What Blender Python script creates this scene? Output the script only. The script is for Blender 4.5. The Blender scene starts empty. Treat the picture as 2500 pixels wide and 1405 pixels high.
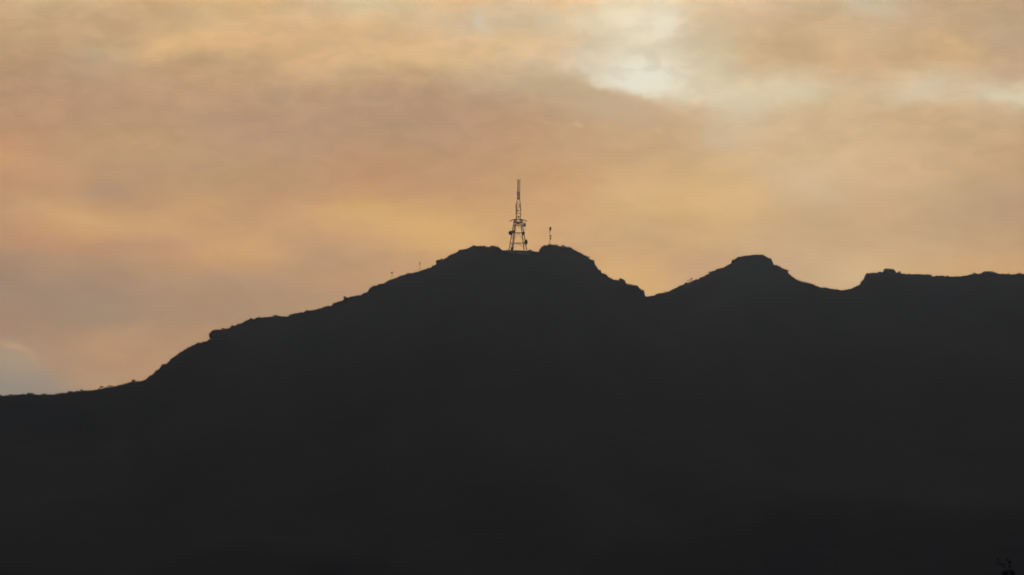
import bpy, bmesh, math, random
import numpy as np
from mathutils import Vector, Matrix

random.seed(7)
SC = bpy.context.scene
COL = SC.collection

# ------------------------------------------------------------------ camera
LENS, SENS = 210.0, 36.0
F = 2500.0 * LENS / SENS              # focal length in photograph pixels
CX, CY, HOR = 1250.0, 702.5, 1605.0   # the level line lies below the frame
PITCH = math.atan((HOR - CY) / F)
EYE = Vector((0.0, 0.0, 1.7))
cam_d = bpy.data.cameras.new('camera')
cam_d.lens = LENS; cam_d.sensor_width = SENS
cam_d.clip_start = 1.0; cam_d.clip_end = 60000.0
cam = bpy.data.objects.new('camera', cam_d)
cam.location = EYE; cam.rotation_euler = (math.pi / 2 + PITCH, 0, 0)
COL.objects.link(cam); SC.camera = cam

SC.view_settings.view_transform = 'Standard'
SC.view_settings.look = 'None'
SC.view_settings.exposure = 0.0
SC.view_settings.gamma = 1.0
SC.view_settings.use_curve_mapping = False
SC.render.engine = 'CYCLES'
SC.cycles.max_bounces = 6
SC.cycles.volume_bounces = 1
SC.cycles.pixel_filter_type = 'BLACKMAN_HARRIS'; SC.cycles.filter_width = 1.7    # a long lens through warm air is a little soft

SUN_EL, SUN_AZ = math.radians(2.6), math.radians(1.3)   # already behind the ridge and the cloud

# ------------------------------------------------------------------ sky
# the cloud bank over the ridge: (x, (r,g,b)) samples per height, all as directions
ROWS = {
-30: "0 205 180 140|250 212 184 140|437 224 190 140|625 218 186 138|750 214 192 158|875 216 204 170|1000 220 200 162|1125 226 192 148|1250 216 194 160|1375 232 200 158|1500 234 216 182|1625 236 220 186|1750 234 212 176|1875 216 196 166|2000 210 188 154|2125 200 190 164|2250 200 176 142|2500 190 166 134",
0: "0 201 175 135|125 205 180 140|250 208 180 137|375 205 172 128|437 222 187 135|500 215 185 138|625 216 182 132|750 210 186 150|875 212 198 162|1000 218 196 155|1125 224 188 142|1250 212 190 155|1375 230 196 152|1500 232 214 180|1625 235 218 182|1750 234 208 168|1875 214 190 158|2000 208 185 148|2125 198 188 160|2250 198 174 138|2375 192 168 134|2500 190 164 132",
50: "0 196 166 126|125 194 166 130|250 196 164 128|375 200 168 126|500 203 174 130|625 212 180 136|750 212 180 138|875 214 182 136|1000 208 182 144|1125 208 186 156|1180 208 196 168|1250 210 180 148|1325 214 200 168|1375 216 196 162|1450 230 210 176|1500 236 220 188|1625 232 222 198|1690 214 194 162|1750 208 186 152|1875 206 180 148|2000 200 174 138|2125 205 180 146|2250 198 172 140|2375 192 166 132|2500 190 164 130",
100: "0 186 156 122|125 192 160 124|250 196 166 128|375 210 175 128|437 222 184 134|500 220 182 130|560 222 184 136|625 216 178 130|750 210 176 134|875 208 174 130|937 216 182 136|1000 222 186 140|1125 220 186 142|1250 218 188 142|1375 218 194 158|1450 218 198 164|1500 224 212 180|1625 226 214 188|1687 212 190 158|1750 206 188 152|1875 204 176 136|1950 198 170 130|2050 216 182 138|2125 204 178 142|2250 200 170 130|2310 210 174 128|2375 192 164 130|2500 190 166 134",
125: "0 183 152 118|125 189 157 122|250 193 164 128|320 200 170 128|375 216 178 128|410 222 182 130|445 214 178 128|500 204 172 126|625 208 172 128|750 208 174 130|875 212 178 132|1000 218 184 136|1125 220 186 142|1250 220 190 146|1375 220 194 158|1450 216 198 166|1500 220 208 178|1625 218 202 172|1687 210 192 158|1750 206 190 156|1875 206 176 136|1950 197 169 129|2050 212 178 132|2125 202 174 138|2250 200 170 130|2340 206 174 128|2390 204 170 128|2437 192 166 132|2500 190 166 134",
150: "0 182 150 116|125 186 154 120|250 190 162 128|375 206 168 122|437 188 158 122|500 190 158 122|625 196 164 124|750 208 174 130|875 206 174 130|1000 216 182 134|1125 212 182 138|1187 206 178 140|1250 214 184 146|1375 216 192 158|1437 218 200 170|1500 226 216 190|1562 228 218 192|1625 220 208 180|1750 208 192 158|1875 206 176 136|1950 196 168 128|2050 208 172 128|2125 200 170 134|2250 200 170 130|2375 210 174 130|2437 198 170 134|2500 192 166 134",
190: "0 182 148 116|125 180 150 118|250 180 148 118|375 184 152 118|500 190 156 120|625 192 158 122|750 198 166 126|875 192 162 126|1000 196 162 124|1125 196 168 134|1250 190 170 136|1375 194 174 142|1415 202 184 152|1450 218 206 180|1500 226 216 190|1562 232 226 198|1625 228 218 192|1687 216 202 168|1750 208 194 160|1875 206 186 152|1937 212 196 166|2000 208 186 152|2125 202 176 142|2250 204 182 148|2312 212 194 164|2375 202 178 146|2500 196 170 140",
215: "0 182 147 115|250 181 148 118|500 188 154 120|625 188 155 122|750 190 158 124|1000 188 155 121|1125 186 158 126|1250 186 162 130|1375 190 168 134|1425 196 174 140|1470 212 198 168|1530 226 216 188|1600 232 222 192|1650 224 214 186|1700 214 202 170|1750 210 198 164|1812 214 200 168|1925 214 200 170|2000 208 188 154|2125 204 178 144|2225 212 194 162|2300 212 194 164|2375 204 182 148|2437 206 188 156|2500 204 186 154",
240: "0 182 146 114|125 182 148 116|250 182 148 118|375 184 150 118|500 186 152 120|625 184 152 122|750 186 154 122|875 182 150 120|1000 184 150 120|1125 180 150 120|1250 182 154 124|1375 188 162 128|1437 192 166 130|1500 198 172 136|1562 208 182 148|1625 214 198 164|1687 214 200 168|1750 214 202 170|1812 218 204 174|1875 210 190 158|1925 214 200 168|2000 206 184 148|2125 206 182 146|2225 210 192 160|2312 208 186 154|2400 208 190 158|2437 212 198 168|2500 214 202 174",
270: "0 183 147 114|250 183 149 117|500 186 152 120|750 184 151 120|1000 182 149 119|1125 182 149 119|1250 184 152 120|1375 190 160 126|1500 196 168 132|1600 202 172 136|1687 206 180 146|1750 208 190 156|1812 214 200 168|1875 208 186 152|2000 206 182 144|2125 206 180 142|2250 204 176 138|2375 202 174 138|2450 206 184 150|2500 208 192 160",
300: "0 184 148 114|125 184 148 116|250 184 150 116|375 184 150 116|500 186 152 120|625 184 148 120|750 182 148 118|875 182 148 116|1000 180 148 118|1125 184 148 118|1250 186 150 116|1375 192 158 122|1500 196 162 126|1625 200 166 126|1687 200 170 134|1750 204 182 150|1812 208 190 156|1875 206 182 148|2000 206 180 142|2125 206 178 138|2250 200 170 132|2375 200 170 134|2500 196 168 132",
360: "0 194 148 108|125 188 150 114|250 186 152 112|375 188 154 114|500 184 150 116|625 184 150 118|750 182 148 116|875 182 146 114|1000 182 146 110|1125 184 148 114|1250 188 150 114|1375 192 158 120|1500 198 164 124|1625 200 168 124|1750 204 176 138|1812 206 182 150|1875 210 182 142|2000 208 180 140|2125 208 178 136|2250 204 174 134|2375 202 172 132|2500 196 164 128",
390: "0 200 154 106|60 192 150 110|125 188 150 112|250 184 150 114|500 184 150 115|750 182 147 113|875 184 144 110|1000 184 146 109|1125 187 148 112|1250 190 152 112|1500 201 166 122|1750 208 177 133|1875 212 181 138|2000 209 182 142|2250 205 174 134|2500 194 162 125",
420: "0 190 148 108|125 190 150 110|250 182 146 112|375 184 148 114|500 184 150 114|625 186 150 112|750 182 146 110|875 186 144 106|1000 188 148 108|1125 190 150 110|1250 192 154 110|1375 198 158 112|1500 204 168 120|1625 206 172 126|1750 212 178 128|1875 212 180 134|1960 208 184 148|2000 210 182 144|2125 208 178 136|2250 206 174 134|2375 200 168 126|2500 190 160 122",
470: "0 190 150 110|125 190 150 108|200 180 144 110|265 174 140 110|375 184 148 110|500 188 152 110|625 184 148 108|750 188 148 108|875 192 150 104|1000 192 150 108|1125 196 154 108|1250 196 156 110|1375 202 160 112|1500 208 172 122|1625 212 176 124|1750 216 180 126|1875 210 178 130|2000 206 180 142|2125 208 178 140|2250 200 170 132|2375 190 160 126|2500 188 158 124",
510: "0 188 150 110|62 196 156 112|125 202 160 112|187 200 160 110|250 190 150 108|312 186 148 108|375 190 150 108|500 196 156 108|625 190 150 108|750 198 156 110|812 204 162 108|875 208 166 106|1000 204 162 108|1125 202 160 108|1250 200 160 110|1375 202 162 114|1500 208 172 120|1625 210 174 120|1750 214 178 124|1875 206 172 126|2000 198 170 132|2125 202 170 130|2250 196 166 128|2375 188 158 124|2500 184 152 120",
555: "0 180 144 108|62 190 146 104|125 204 162 110|250 206 164 112|312 204 162 110|400 204 162 112|500 196 154 108|625 192 152 108|750 198 158 112|875 204 160 110|940 214 168 106|1000 214 170 108|1062 216 170 106|1125 212 168 106|1250 208 166 112|1375 204 164 116|1500 202 166 120|1625 202 166 120|1750 212 176 124|1875 204 172 126|2000 198 168 130|2125 200 168 126|2250 192 162 126|2375 190 160 124|2500 186 154 120",
600: "0 180 142 106|62 186 142 106|150 188 144 106|250 186 144 104|312 184 144 108|400 188 146 108|500 198 156 108|625 204 162 110|687 196 156 110|750 192 152 112|875 194 156 112|1000 204 162 112|1062 214 170 108|1125 212 170 112|1250 208 166 114|1375 202 164 118|1500 200 164 118|1625 200 164 116|1750 206 172 122|1875 200 168 128|2000 196 166 128|2125 198 166 126|2187 202 170 128|2250 198 166 126|2375 194 162 120|2500 190 156 116",
640: "0 164 134 106|62 172 138 108|125 172 138 106|250 170 136 106|375 180 142 104|437 188 146 106|500 194 152 106|600 202 160 106|650 196 154 106|750 180 146 112|812 178 144 112|875 184 148 112|1000 192 154 112|1125 204 164 116|1375 204 162 114|1450 206 164 112|1500 206 168 114|1625 200 162 118|1750 196 160 120|1875 200 166 124|1940 196 164 128|2000 198 168 132|2062 204 174 132|2125 206 174 130|2250 202 170 126|2375 202 164 116|2500 202 162 116",
690: "0 152 128 106|125 160 132 108|250 162 134 108|375 172 138 106|500 174 142 110|625 176 142 112|750 180 144 108|875 188 148 108|1000 192 152 110|1500 214 174 112|1560 216 176 112|1625 208 168 114|1700 196 160 120|1940 198 164 128|2000 204 174 132|2050 208 178 134|2125 208 178 134|2250 204 170 124|2500 200 160 112",
730: "0 158 132 108|125 154 130 108|250 158 132 108|375 164 134 106|500 170 138 106|625 170 138 108|750 172 140 108|875 180 144 110|1500 212 172 116|2000 206 174 132|2500 200 160 114",
780: "0 162 130 104|62 158 128 102|125 158 130 104|200 156 132 106|312 160 132 104|437 166 136 104|560 166 136 104|625 170 140 106|1500 206 168 116|2500 196 158 114",
820: "0 160 130 104|125 164 132 102|187 170 134 100|300 176 140 104|437 174 136 100|500 174 136 100|1500 200 162 116|2500 190 154 112",
850: "0 160 134 108|90 164 134 102|187 170 134 100|260 184 144 100|310 176 138 100|437 174 138 100|1500 196 158 114|2500 186 150 112",
900: "0 146 128 112|62 152 130 110|125 166 134 102|250 174 134 100|375 176 138 98|1500 190 152 112|2500 182 146 110",
940: "0 138 126 114|62 142 128 112|125 150 130 110|187 168 138 106|250 176 140 100|1500 184 148 110|2500 178 142 108",
970: "0 140 128 116|100 140 126 112|187 160 134 106|250 174 140 102|1500 180 144 108|2500 174 140 106",
}
def lin(v):
    v = v / 255.0
    return np.where(v <= 0.04045, v / 12.92, ((v + 0.055) / 1.055) ** 2.4)
NX = 32
xs = np.linspace(-6, 2506, NX)
yk = sorted(ROWS)
grid0 = np.zeros((len(yk), NX, 3))
for i, y in enumerate(yk):
    pts = np.array([[float(v) for v in s.split()] for s in ROWS[y].split('|')])
    for c in range(3):
        grid0[i, :, c] = np.interp(xs, pts[:, 0], pts[:, c + 1])
ys = np.arange(-30, 991, 30.0)
grid = np.zeros((len(ys), NX, 3))
for j in range(NX):
    for c in range(3):
        grid[:, j, c] = np.interp(ys, yk, grid0[:, j, c])
GRID = lin(grid) * np.array([1.0, 0.936, 0.872])      # the air in front dims it a little

world = bpy.data.worlds.new("World"); SC.world = world
world.use_nodes = True
NT = world.node_tree; NT.nodes.clear()
def N(t, **kw):
    n = NT.nodes.new(t)
    for k, v in kw.items(): setattr(n, k, v)
    return n
def L(a, b): NT.links.new(a, b)
def M(op, a, b=None, clamp=False, c=None):
    n = N('ShaderNodeMath', operation=op, use_clamp=clamp)
    for i, v in enumerate((a, b, c)):
        if v is None: continue
        if hasattr(v, 'links') or hasattr(v, 'is_linked'): L(v, n.inputs[i])
        else: n.inputs[i].default_value = v
    return n.outputs[0]
def smooth(x, lo, hi):
    n = N('ShaderNodeMapRange', interpolation_type='SMOOTHSTEP')
    L(x, n.inputs[0]); n.inputs[1].default_value = lo; n.inputs[2].default_value = hi
    return n.outputs[0]
def mixc(f, a, b, blend='MIX'):
    n = N('ShaderNodeMix', data_type='RGBA', blend_type=blend)
    n.clamp_factor = True
    for s, v in ((n.inputs[0], f), (n.inputs[6], a), (n.inputs[7], b)):
        if hasattr(v, 'is_linked'): L(v, s)
        elif isinstance(v, (int, float)): s.default_value = v
        else: s.default_value = (*v, 1.0)
    return n.outputs[2]
tc = N('ShaderNodeTexCoord')
sep = N('ShaderNodeSeparateXYZ'); L(tc.outputs['Generated'], sep.inputs[0])
az = M('ARCTAN2', sep.outputs[0], sep.outputs[1])
el = M('ARCSINE', sep.outputs[2])
# sky position in hundredths of the bank's height: U to the right, V downwards
U = M('ADD', M('MULTIPLY', az, F), CX)
V = M('SUBTRACT', HOR, M('MULTIPLY', el, F))
def uvvec(su, sv, off=0.0):
    c = N('ShaderNodeCombineXYZ')
    L(M('MULTIPLY', U, su), c.inputs[0]); L(M('MULTIPLY', V, sv), c.inputs[1]); c.inputs[2].default_value = off
    return c.outputs[0]
def noise(vec, scale, detail, rough=0.5, dist=0.0):
    n = N('ShaderNodeTexNoise'); L(vec, n.inputs['Vector'])
    n.inputs['Scale'].default_value = scale; n.inputs['Detail'].default_value = detail
    n.inputs['Roughness'].default_value = rough; n.inputs['Distortion'].default_value = dist
    return n
wn = noise(uvvec(1 / 220., 1 / 120.), 1.0, 3.0, 0.55)
ws = N('ShaderNodeSeparateColor'); L(wn.outputs['Color'], ws.inputs[0])
wf = noise(uvvec(1 / 62., 1 / 40., 5.5), 1.0, 4.0, 0.5)
wfs = N('ShaderNodeSeparateColor'); L(wf.outputs['Color'], wfs.inputs[0])
fu = M('MULTIPLY', M('SUBTRACT', wfs.outputs[0], 0.5), 78.0); fv = M('MULTIPLY', M('SUBTRACT', wfs.outputs[1], 0.5), 46.0)
# the high cloud is torn and billowy, the low bank smoother
rag = M('ADD', M('MULTIPLY', smooth(V, 520.0, 200.0), 0.75), 0.25)
fu = M('MULTIPLY', fu, rag); fv = M('MULTIPLY', fv, rag)
Uw = M('ADD', M('ADD', U, fu), M('MULTIPLY', M('SUBTRACT', ws.outputs[0], 0.5), 84.0))
Vw = M('ADD', M('ADD', V, fv), M('MULTIPLY', M('SUBTRACT', ws.outputs[1], 0.5), 40.0))
un = M('DIVIDE', M('ADD', Uw, 6.0), 2512.0, True)
acc = None
for i, y in enumerate(ys):
    r = N('ShaderNodeValToRGB'); cr = r.color_ramp; cr.interpolation = 'CARDINAL'
    e = cr.elements
    e[0].position = 0.0; e[0].color = (*GRID[i, 0], 1)
    e[1].position = 1.0; e[1].color = (*GRID[i, -1], 1)
    for j in range(1, NX - 1):
        q = e.new(j / (NX - 1)); q.color = (*GRID[i, j], 1)
    L(un, r.inputs[0])
    if acc is None: acc = r.outputs[0]
    else:
        f = M('DIVIDE', M('SUBTRACT', Vw, float(ys[i - 1])), 30.0, True)
        acc = mixc(f, acc, r.outputs[0])
# wispy streaks: soft light and dark along the wind, finer puffs on top
def blob(cx, cy, rx, ry, rot=0.0):
    c, s = math.cos(rot), math.sin(rot)
    dx = M('SUBTRACT', M('ADD', U, fu), cx); dy = M('SUBTRACT', M('ADD', V, fv), cy)
    a = M('DIVIDE', M('ADD', M('MULTIPLY', dx, c), M('MULTIPLY', dy, s)), rx)
    b = M('DIVIDE', M('SUBTRACT', M('MULTIPLY', dy, c), M('MULTIPLY', dx, s)), ry)
    return M('EXPONENT', M('MULTIPLY', M('ADD', M('MULTIPLY', a, a), M('MULTIPLY', b, b)), -1.0))
w1 = noise(uvvec(1 / 230., 1 / 85., 3.3), 1.0, 4.0, 0.5, 0.4)
w2 = noise(uvvec(1 / 78., 1 / 40., 9.1), 1.0, 4.0, 0.52, 0.4)
w3 = noise(uvvec(1 / 160., 1 / 60., 21.7), 1.0, 4.0, 0.5)
g1 = M('ADD', M('MULTIPLY', M('SUBTRACT', w1.outputs[0], 0.5), M('ADD', M('MULTIPLY', rag, 0.15), 0.16)), 1.0)
bil = M('ADD', M('MULTIPLY', smooth(w2.outputs[0], 0.36, 0.64), 0.5), M('MULTIPLY', w2.outputs[0], 0.5))
g2 = M('ADD', M('MULTIPLY', M('SUBTRACT', bil, 0.5), M('ADD', M('MULTIPLY', rag, 0.11), 0.03)), 1.0)
hs = N('ShaderNodeMix', data_type='RGBA', blend_type='MULTIPLY'); hs.inputs[0].default_value = 1.0
gg = N('ShaderNodeCombineXYZ'); g = M('MULTIPLY', g1, g2)
tint = M('MULTIPLY', M('SUBTRACT', w3.outputs[0], 0.5), 0.15)
L(g, gg.inputs[0]); L(M('MULTIPLY', g, M('SUBTRACT', 1.0, M('MULTIPLY', tint, 0.35))), gg.inputs[1]); L(M('MULTIPLY', g, M('SUBTRACT', 1.0, tint)), gg.inputs[2])
L(acc, hs.inputs[6]); L(gg.outputs[0], hs.inputs[7])
bank = hs.outputs[2]
for (cx, cy, rx, ry, rot, f, colr) in [
    (1409, 305, 13, 8, 0.0, .40, (226, 184, 132)), (1608, 315, 12, 8, 0.3, .40, (224, 184, 130)),
    (40, 852, 42, 12, 0.35, .6, (190, 152, 114)), (58, 892, 34, 22, 0.4, .4, (166, 138, 112)), (84, 884, 30, 9, 0.75, .25, (186, 148, 108)),
    (2322, 104, 26, 9, 0.5, .5, (222, 182, 132)), (2366, 128, 26, 10, 0.3, .45, (220, 180, 130)),
    (920, 86, 40, 10, 0.0, .45, (196, 166, 130)), (432, 38, 46, 10, 0.0, .4, (196, 166, 128)),
    (395, 122, 62, 22, -0.35, .45, (228, 188, 132)), (1168, 62, 20, 26, 0.5, .4, (212, 200, 172)),
    (1923, 322, 14, 8, 0.0, .25, (222, 190, 146)),
    (1500, 40, 90, 34, 0.0, .45, (236, 222, 186)), (1622, 62, 26, 62, 0.0, .5, (234, 226, 206)), (1652, 132, 26, 15, 0.2, .45, (206, 192, 160)),
    (1765, 78, 58, 44, 0.2, .45, (204, 181, 147)), (1742, 165, 42, 60, 0.0, .35, (212, 200, 168)), (1812, 250, 62, 46, 0.2, .4, (219, 205, 176)),
    (1745, 335, 46, 34, 0.3, .35, (207, 189, 156)), (1955, 122, 62, 46, 0.0, .5, (193, 165, 125)), (2050, 112, 60, 38, 0.35, .5, (217, 182, 138)),
    (1948, 226, 100, 24, -0.1, .45, (216, 202, 170)), (2250, 222, 60, 18, -0.3, .45, (213, 197, 168)), (2310, 205, 40, 22, -0.3, .35, (214, 200, 170)),
    (2452, 245, 74, 15, 0.28, .6, (216, 206, 178)), (2430, 80, 70, 50, 0.2, .4, (188, 163, 131)), (2350, 150, 50, 26, 0.2, .35, (214, 178, 134)),
    (2140, 20, 70, 26, 0.2, .45, (203, 188, 160)), (1960, 455, 120, 22, 0.35, .3, (211, 188, 152)), (1790, 490, 100, 34, 0.1, .3, (220, 181, 127)),
    (262, 470, 52, 17, 0.0, .45, (170, 137, 110)), (925, 540, 120, 20, 0.12, .4, (214, 170, 108)), (1085, 572, 110, 22, 0.15, .35, (219, 173, 107)),
    (215, 545, 110, 19, 0.2, .35, (208, 166, 110)), (620, 618, 120, 16, 0.12, .3, (204, 163, 107)), (365, 70, 60, 22, -0.2, .3, (192, 162, 126)),
    (1180, 60, 34, 16, 0.9, .35, (214, 204, 178)), (250, 150, 90, 26, 0.2, .3, (184, 163, 132)), (1000, 130, 150, 17, 0.08, .35, (224, 188, 140)),
    (1110, 75, 60, 22, 0.0, .3, (200, 180, 146)), (1330, 55, 30, 24, 0.2, .3, (212, 200, 170)), (1320, 170, 80, 14, 0.35, .3, (196, 176, 144))]:
    bank = mixc(M('MULTIPLY', blob(cx, cy, rx, ry, rot), f), bank, tuple(float(v) for v in lin(np.array(colr, float))))
def C(*v): return tuple(float(q) for q in lin(np.array(v, float)))
# torn lower edge of the bright gap
FU = M('ADD', U, fu); FV = M('ADD', V, fv)
ye = M('ADD', M('ADD', 186.0, M('MULTIPLY', smooth(FU, 1385.0, 1500.0), 44.0)), M('MULTIPLY', smooth(FU, 1480.0, 1780.0), 34.0))
dd_ = M('SUBTRACT', FV, ye)
up_ = M('MULTIPLY', smooth(dd_, 20.0, -26.0), blob(1560, 190, 125, 62, 0.15))
dn_ = M('MULTIPLY', smooth(dd_, -16.0, 26.0), blob(1490, 262, 190, 44, 0.25))
bank = mixc(M('MULTIPLY', up_, 0.8), bank, C(231, 227, 208))
bank = mixc(M('MULTIPLY', M('MULTIPLY', smooth(w2.outputs[0], 0.52, 0.40), blob(1580, 130, 190, 110, 0.0)), 0.38), bank, C(205, 190, 160))
bank = mixc(M('MULTIPLY', dn_, 0.7), bank, C(192, 166, 132))
bank = mixc(M('MULTIPLY', blob(1560, 62, 100, 44, 0.2), 0.35), bank, C(232, 224, 198))
bank = mixc(M('MULTIPLY', blob(1585, 128, 95, 15, -0.1), 0.6), bank, C(210, 198, 170))
bank = mixc(M('MULTIPLY', blob(1470, 75, 60, 26, 0.5), 0.35), bank, C(214, 198, 166))
# rounded grey cloud low on the left
y2 = M('ADD', M('ADD', 846.0, M('MULTIPLY', smooth(FU, 10.0, 200.0), 100.0)), M('MULTIPLY', smooth(FU, 20.0, -160.0), 20.0))
low = M('MULTIPLY', smooth(M('SUBTRACT', FV, y2), -3.0, 26.0), smooth(FU, 290.0, 30.0))
lowc = mixc(smooth(FV, 872.0, 960.0), C(163, 138, 110), C(140, 127, 113))
bank = mixc(M('MULTIPLY', low, 0.7), bank, lowc)
# the rest of the heavens: dusk sky with grey cloud drifting over it
sky = N('ShaderNodeTexSky', sky_type='NISHITA'); sky.sun_disc = False
sky.sun_elevation = SUN_EL; sky.sun_rotation = SUN_AZ
sky.air_density = 1.0; sky.dust_density = 1.5
skys = N('ShaderNodeMix', data_type='RGBA', blend_type='MULTIPLY'); skys.inputs[0].default_value = 1.0
L(sky.outputs[0], skys.inputs[6]); skys.inputs[7].default_value = (0.04, 0.04, 0.04, 1)
cn = noise(tc.outputs['Generated'], 3.5, 3.0, 0.6, 0.3)
cloudc = mixc(smooth(cn.outputs[0], 0.35, 0.7), (0.026, 0.036, 0.058), (0.052, 0.062, 0.080))
far = mixc(smooth(cn.outputs[0], 0.36, 0.55), skys.outputs[2], cloudc)
hx = M('ABSOLUTE', M('SUBTRACT', U, CX)); vy = M('ABSOLUTE', M('SUBTRACT', V, 500.0))
mk = M('MULTIPLY', smooth(hx, 3600.0, 1400.0), smooth(vy, 2000.0, 650.0))
final = mixc(mk, far, bank)
bg = N('ShaderNodeBackground'); L(final, bg.inputs[0]); bg.inputs[1].default_value = 1.0
wo = N('ShaderNodeOutputWorld'); L(bg.outputs[0], wo.inputs[0])

# ------------------------------------------------------------------ sun, low behind cloud and ridge
sd = bpy.data.lights.new('sun', 'SUN'); sd.energy = 0.5; sd.angle = math.radians(10); sd.color = (1.0, 0.86, 0.68)
sun = bpy.data.objects.new('sun', sd)
dirv = Vector((math.sin(SUN_AZ) * math.cos(SUN_EL), math.cos(SUN_AZ) * math.cos(SUN_EL), math.sin(SUN_EL)))
sun.rotation_euler = dirv.to_track_quat('Z', 'Y').to_euler(); COL.objects.link(sun)

# ------------------------------------------------------------------ helpers
def ray(px, py):
    a, b = (px - CX) / F, (CY - py) / F
    return a, math.cos(PITCH) - b * math.sin(PITCH), math.sin(PITCH) + b * math.cos(PITCH)
def at(px, py, Y):
    """the point at ground distance Y seen in that direction from the eye"""
    a, f, u = ray(px, py); t = Y / f
    return Vector((a * t, Y, EYE.z + u * t))
def mpp(Y): return Y / F

def material(name, c1, c2=None, scale=1.0, rough=0.9, metal=0.0, detail=5.0, bump=0.0):
    m = bpy.data.materials.new(name); m.use_nodes = True
    nt = m.node_tree; b = nt.nodes['Principled BSDF']
    b.inputs['Roughness'].default_value = rough; b.inputs['Metallic'].default_value = metal
    b.inputs['Specular IOR Level'].default_value = 0.2
    if c2 is None: c2 = tuple(v * 0.7 for v in c1)
    t = nt.nodes.new('ShaderNodeTexCoord'); n = nt.nodes.new('ShaderNodeTexNoise')
    n.inputs['Scale'].default_value = scale; n.inputs['Detail'].default_value = detail
    nt.links.new(t.outputs['Object'], n.inputs['Vector'])
    r = nt.nodes.new('ShaderNodeValToRGB'); r.color_ramp.elements[0].position = .35; r.color_ramp.elements[1].position = .65
    r.color_ramp.elements[0].color = (*c2, 1); r.color_ramp.elements[1].color = (*c1, 1)
    nt.links.new(n.outputs[0], r.inputs[0]); nt.links.new(r.outputs[0], b.inputs['Base Color'])
    if bump:
        bp = nt.nodes.new('ShaderNodeBump'); bp.inputs['Strength'].default_value = bump; bp.inputs['Distance'].default_value = 1.0
        nt.links.new(n.outputs[0], bp.inputs['Height']); nt.links.new(bp.outputs[0], b.inputs['Normal'])
    return m
M_STEEL = material('weathered_steel', (0.50, 0.22, 0.14), (0.36, 0.15, 0.10), 0.6, 0.6, 0.3)
M_DARK = material('dark_antenna_plastic', (0.055, 0.055, 0.062), (0.04, 0.04, 0.045), 1.0, 0.6)
M_DISH = material('dish_paint', (0.06, 0.06, 0.062), (0.04, 0.04, 0.042), 1.0, 0.5)
M_CONC = material('stained_concrete', (0.20, 0.19, 0.18), (0.12, 0.115, 0.11), 0.25, 0.95)
M_ROCK = material('weathered_rock', (0.030, 0.035, 0.038), (0.020, 0.024, 0.028), 0.12, 1.0)
M_LEAF = material('dry_leaves', (0.030, 0.034, 0.028), (0.018, 0.022, 0.018), 1.2, 0.9)
M_BARK = material('bark', (0.06, 0.05, 0.04), (0.03, 0.025, 0.02), 2.0, 0.95)
M_NEAR = material('near_leaves', (0.030, 0.036, 0.022), (0.016, 0.02, 0.012), 4.0, 0.9)

def obj(name, bm, mat, parent=None, loc=None):
    me = bpy.data.meshes.new(name); bm.normal_update(); bm.to_mesh(me); bm.free()
    me.materials.append(mat)
    o = bpy.data.objects.new(name, me); COL.objects.link(o)
    if parent: o.parent = parent
    if loc is not None: o.location = loc
    return o
def tag(o, label=None, cat=None, group=None, kind=None):
    for k, v in (('label', label), ('category', cat), ('group', group), ('kind', kind)):
        if v: o[k] = v
    return o
def thing(name, loc, label, cat, group=None):
    e = bpy.data.objects.new(name, None); e.location = loc; e.empty_display_size = 1.0
    COL.objects.link(e); return tag(e, label, cat, group)
def tube(bm, a, b, r1, r2=None, seg=6, cap=True):
    a, b = Vector(a), Vector(b); r2 = r1 if r2 is None else r2
    d = (b - a)
    if d.length < 1e-6: return
    q = d.to_track_quat('Z', 'Y'); rings = []
    for p, r in ((a, r1), (b, r2)):
        rings.append([bm.verts.new(p + q @ Vector((r * math.cos(2 * math.pi * k / seg), r * math.sin(2 * math.pi * k / seg), 0))) for k in range(seg)])
    for k in range(seg):
        bm.faces.new((rings[0][k], rings[0][(k + 1) % seg], rings[1][(k + 1) % seg], rings[1][k]))
    if cap:
        bm.faces.new(rings[0][::-1]); bm.faces.new(rings[1])
def box(bm, c, s, rz=0.0):
    m = Matrix.Translation(c) @ Matrix.Rotation(rz, 4, 'Z') @ Matrix.Diagonal((*s, 1))
    bmesh.ops.create_cube(bm, size=1.0, matrix=m)
def bevel(bm, w):
    bmesh.ops.bevel(bm, geom=list(bm.edges), offset=w, segments=2, affect='EDGES')

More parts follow.
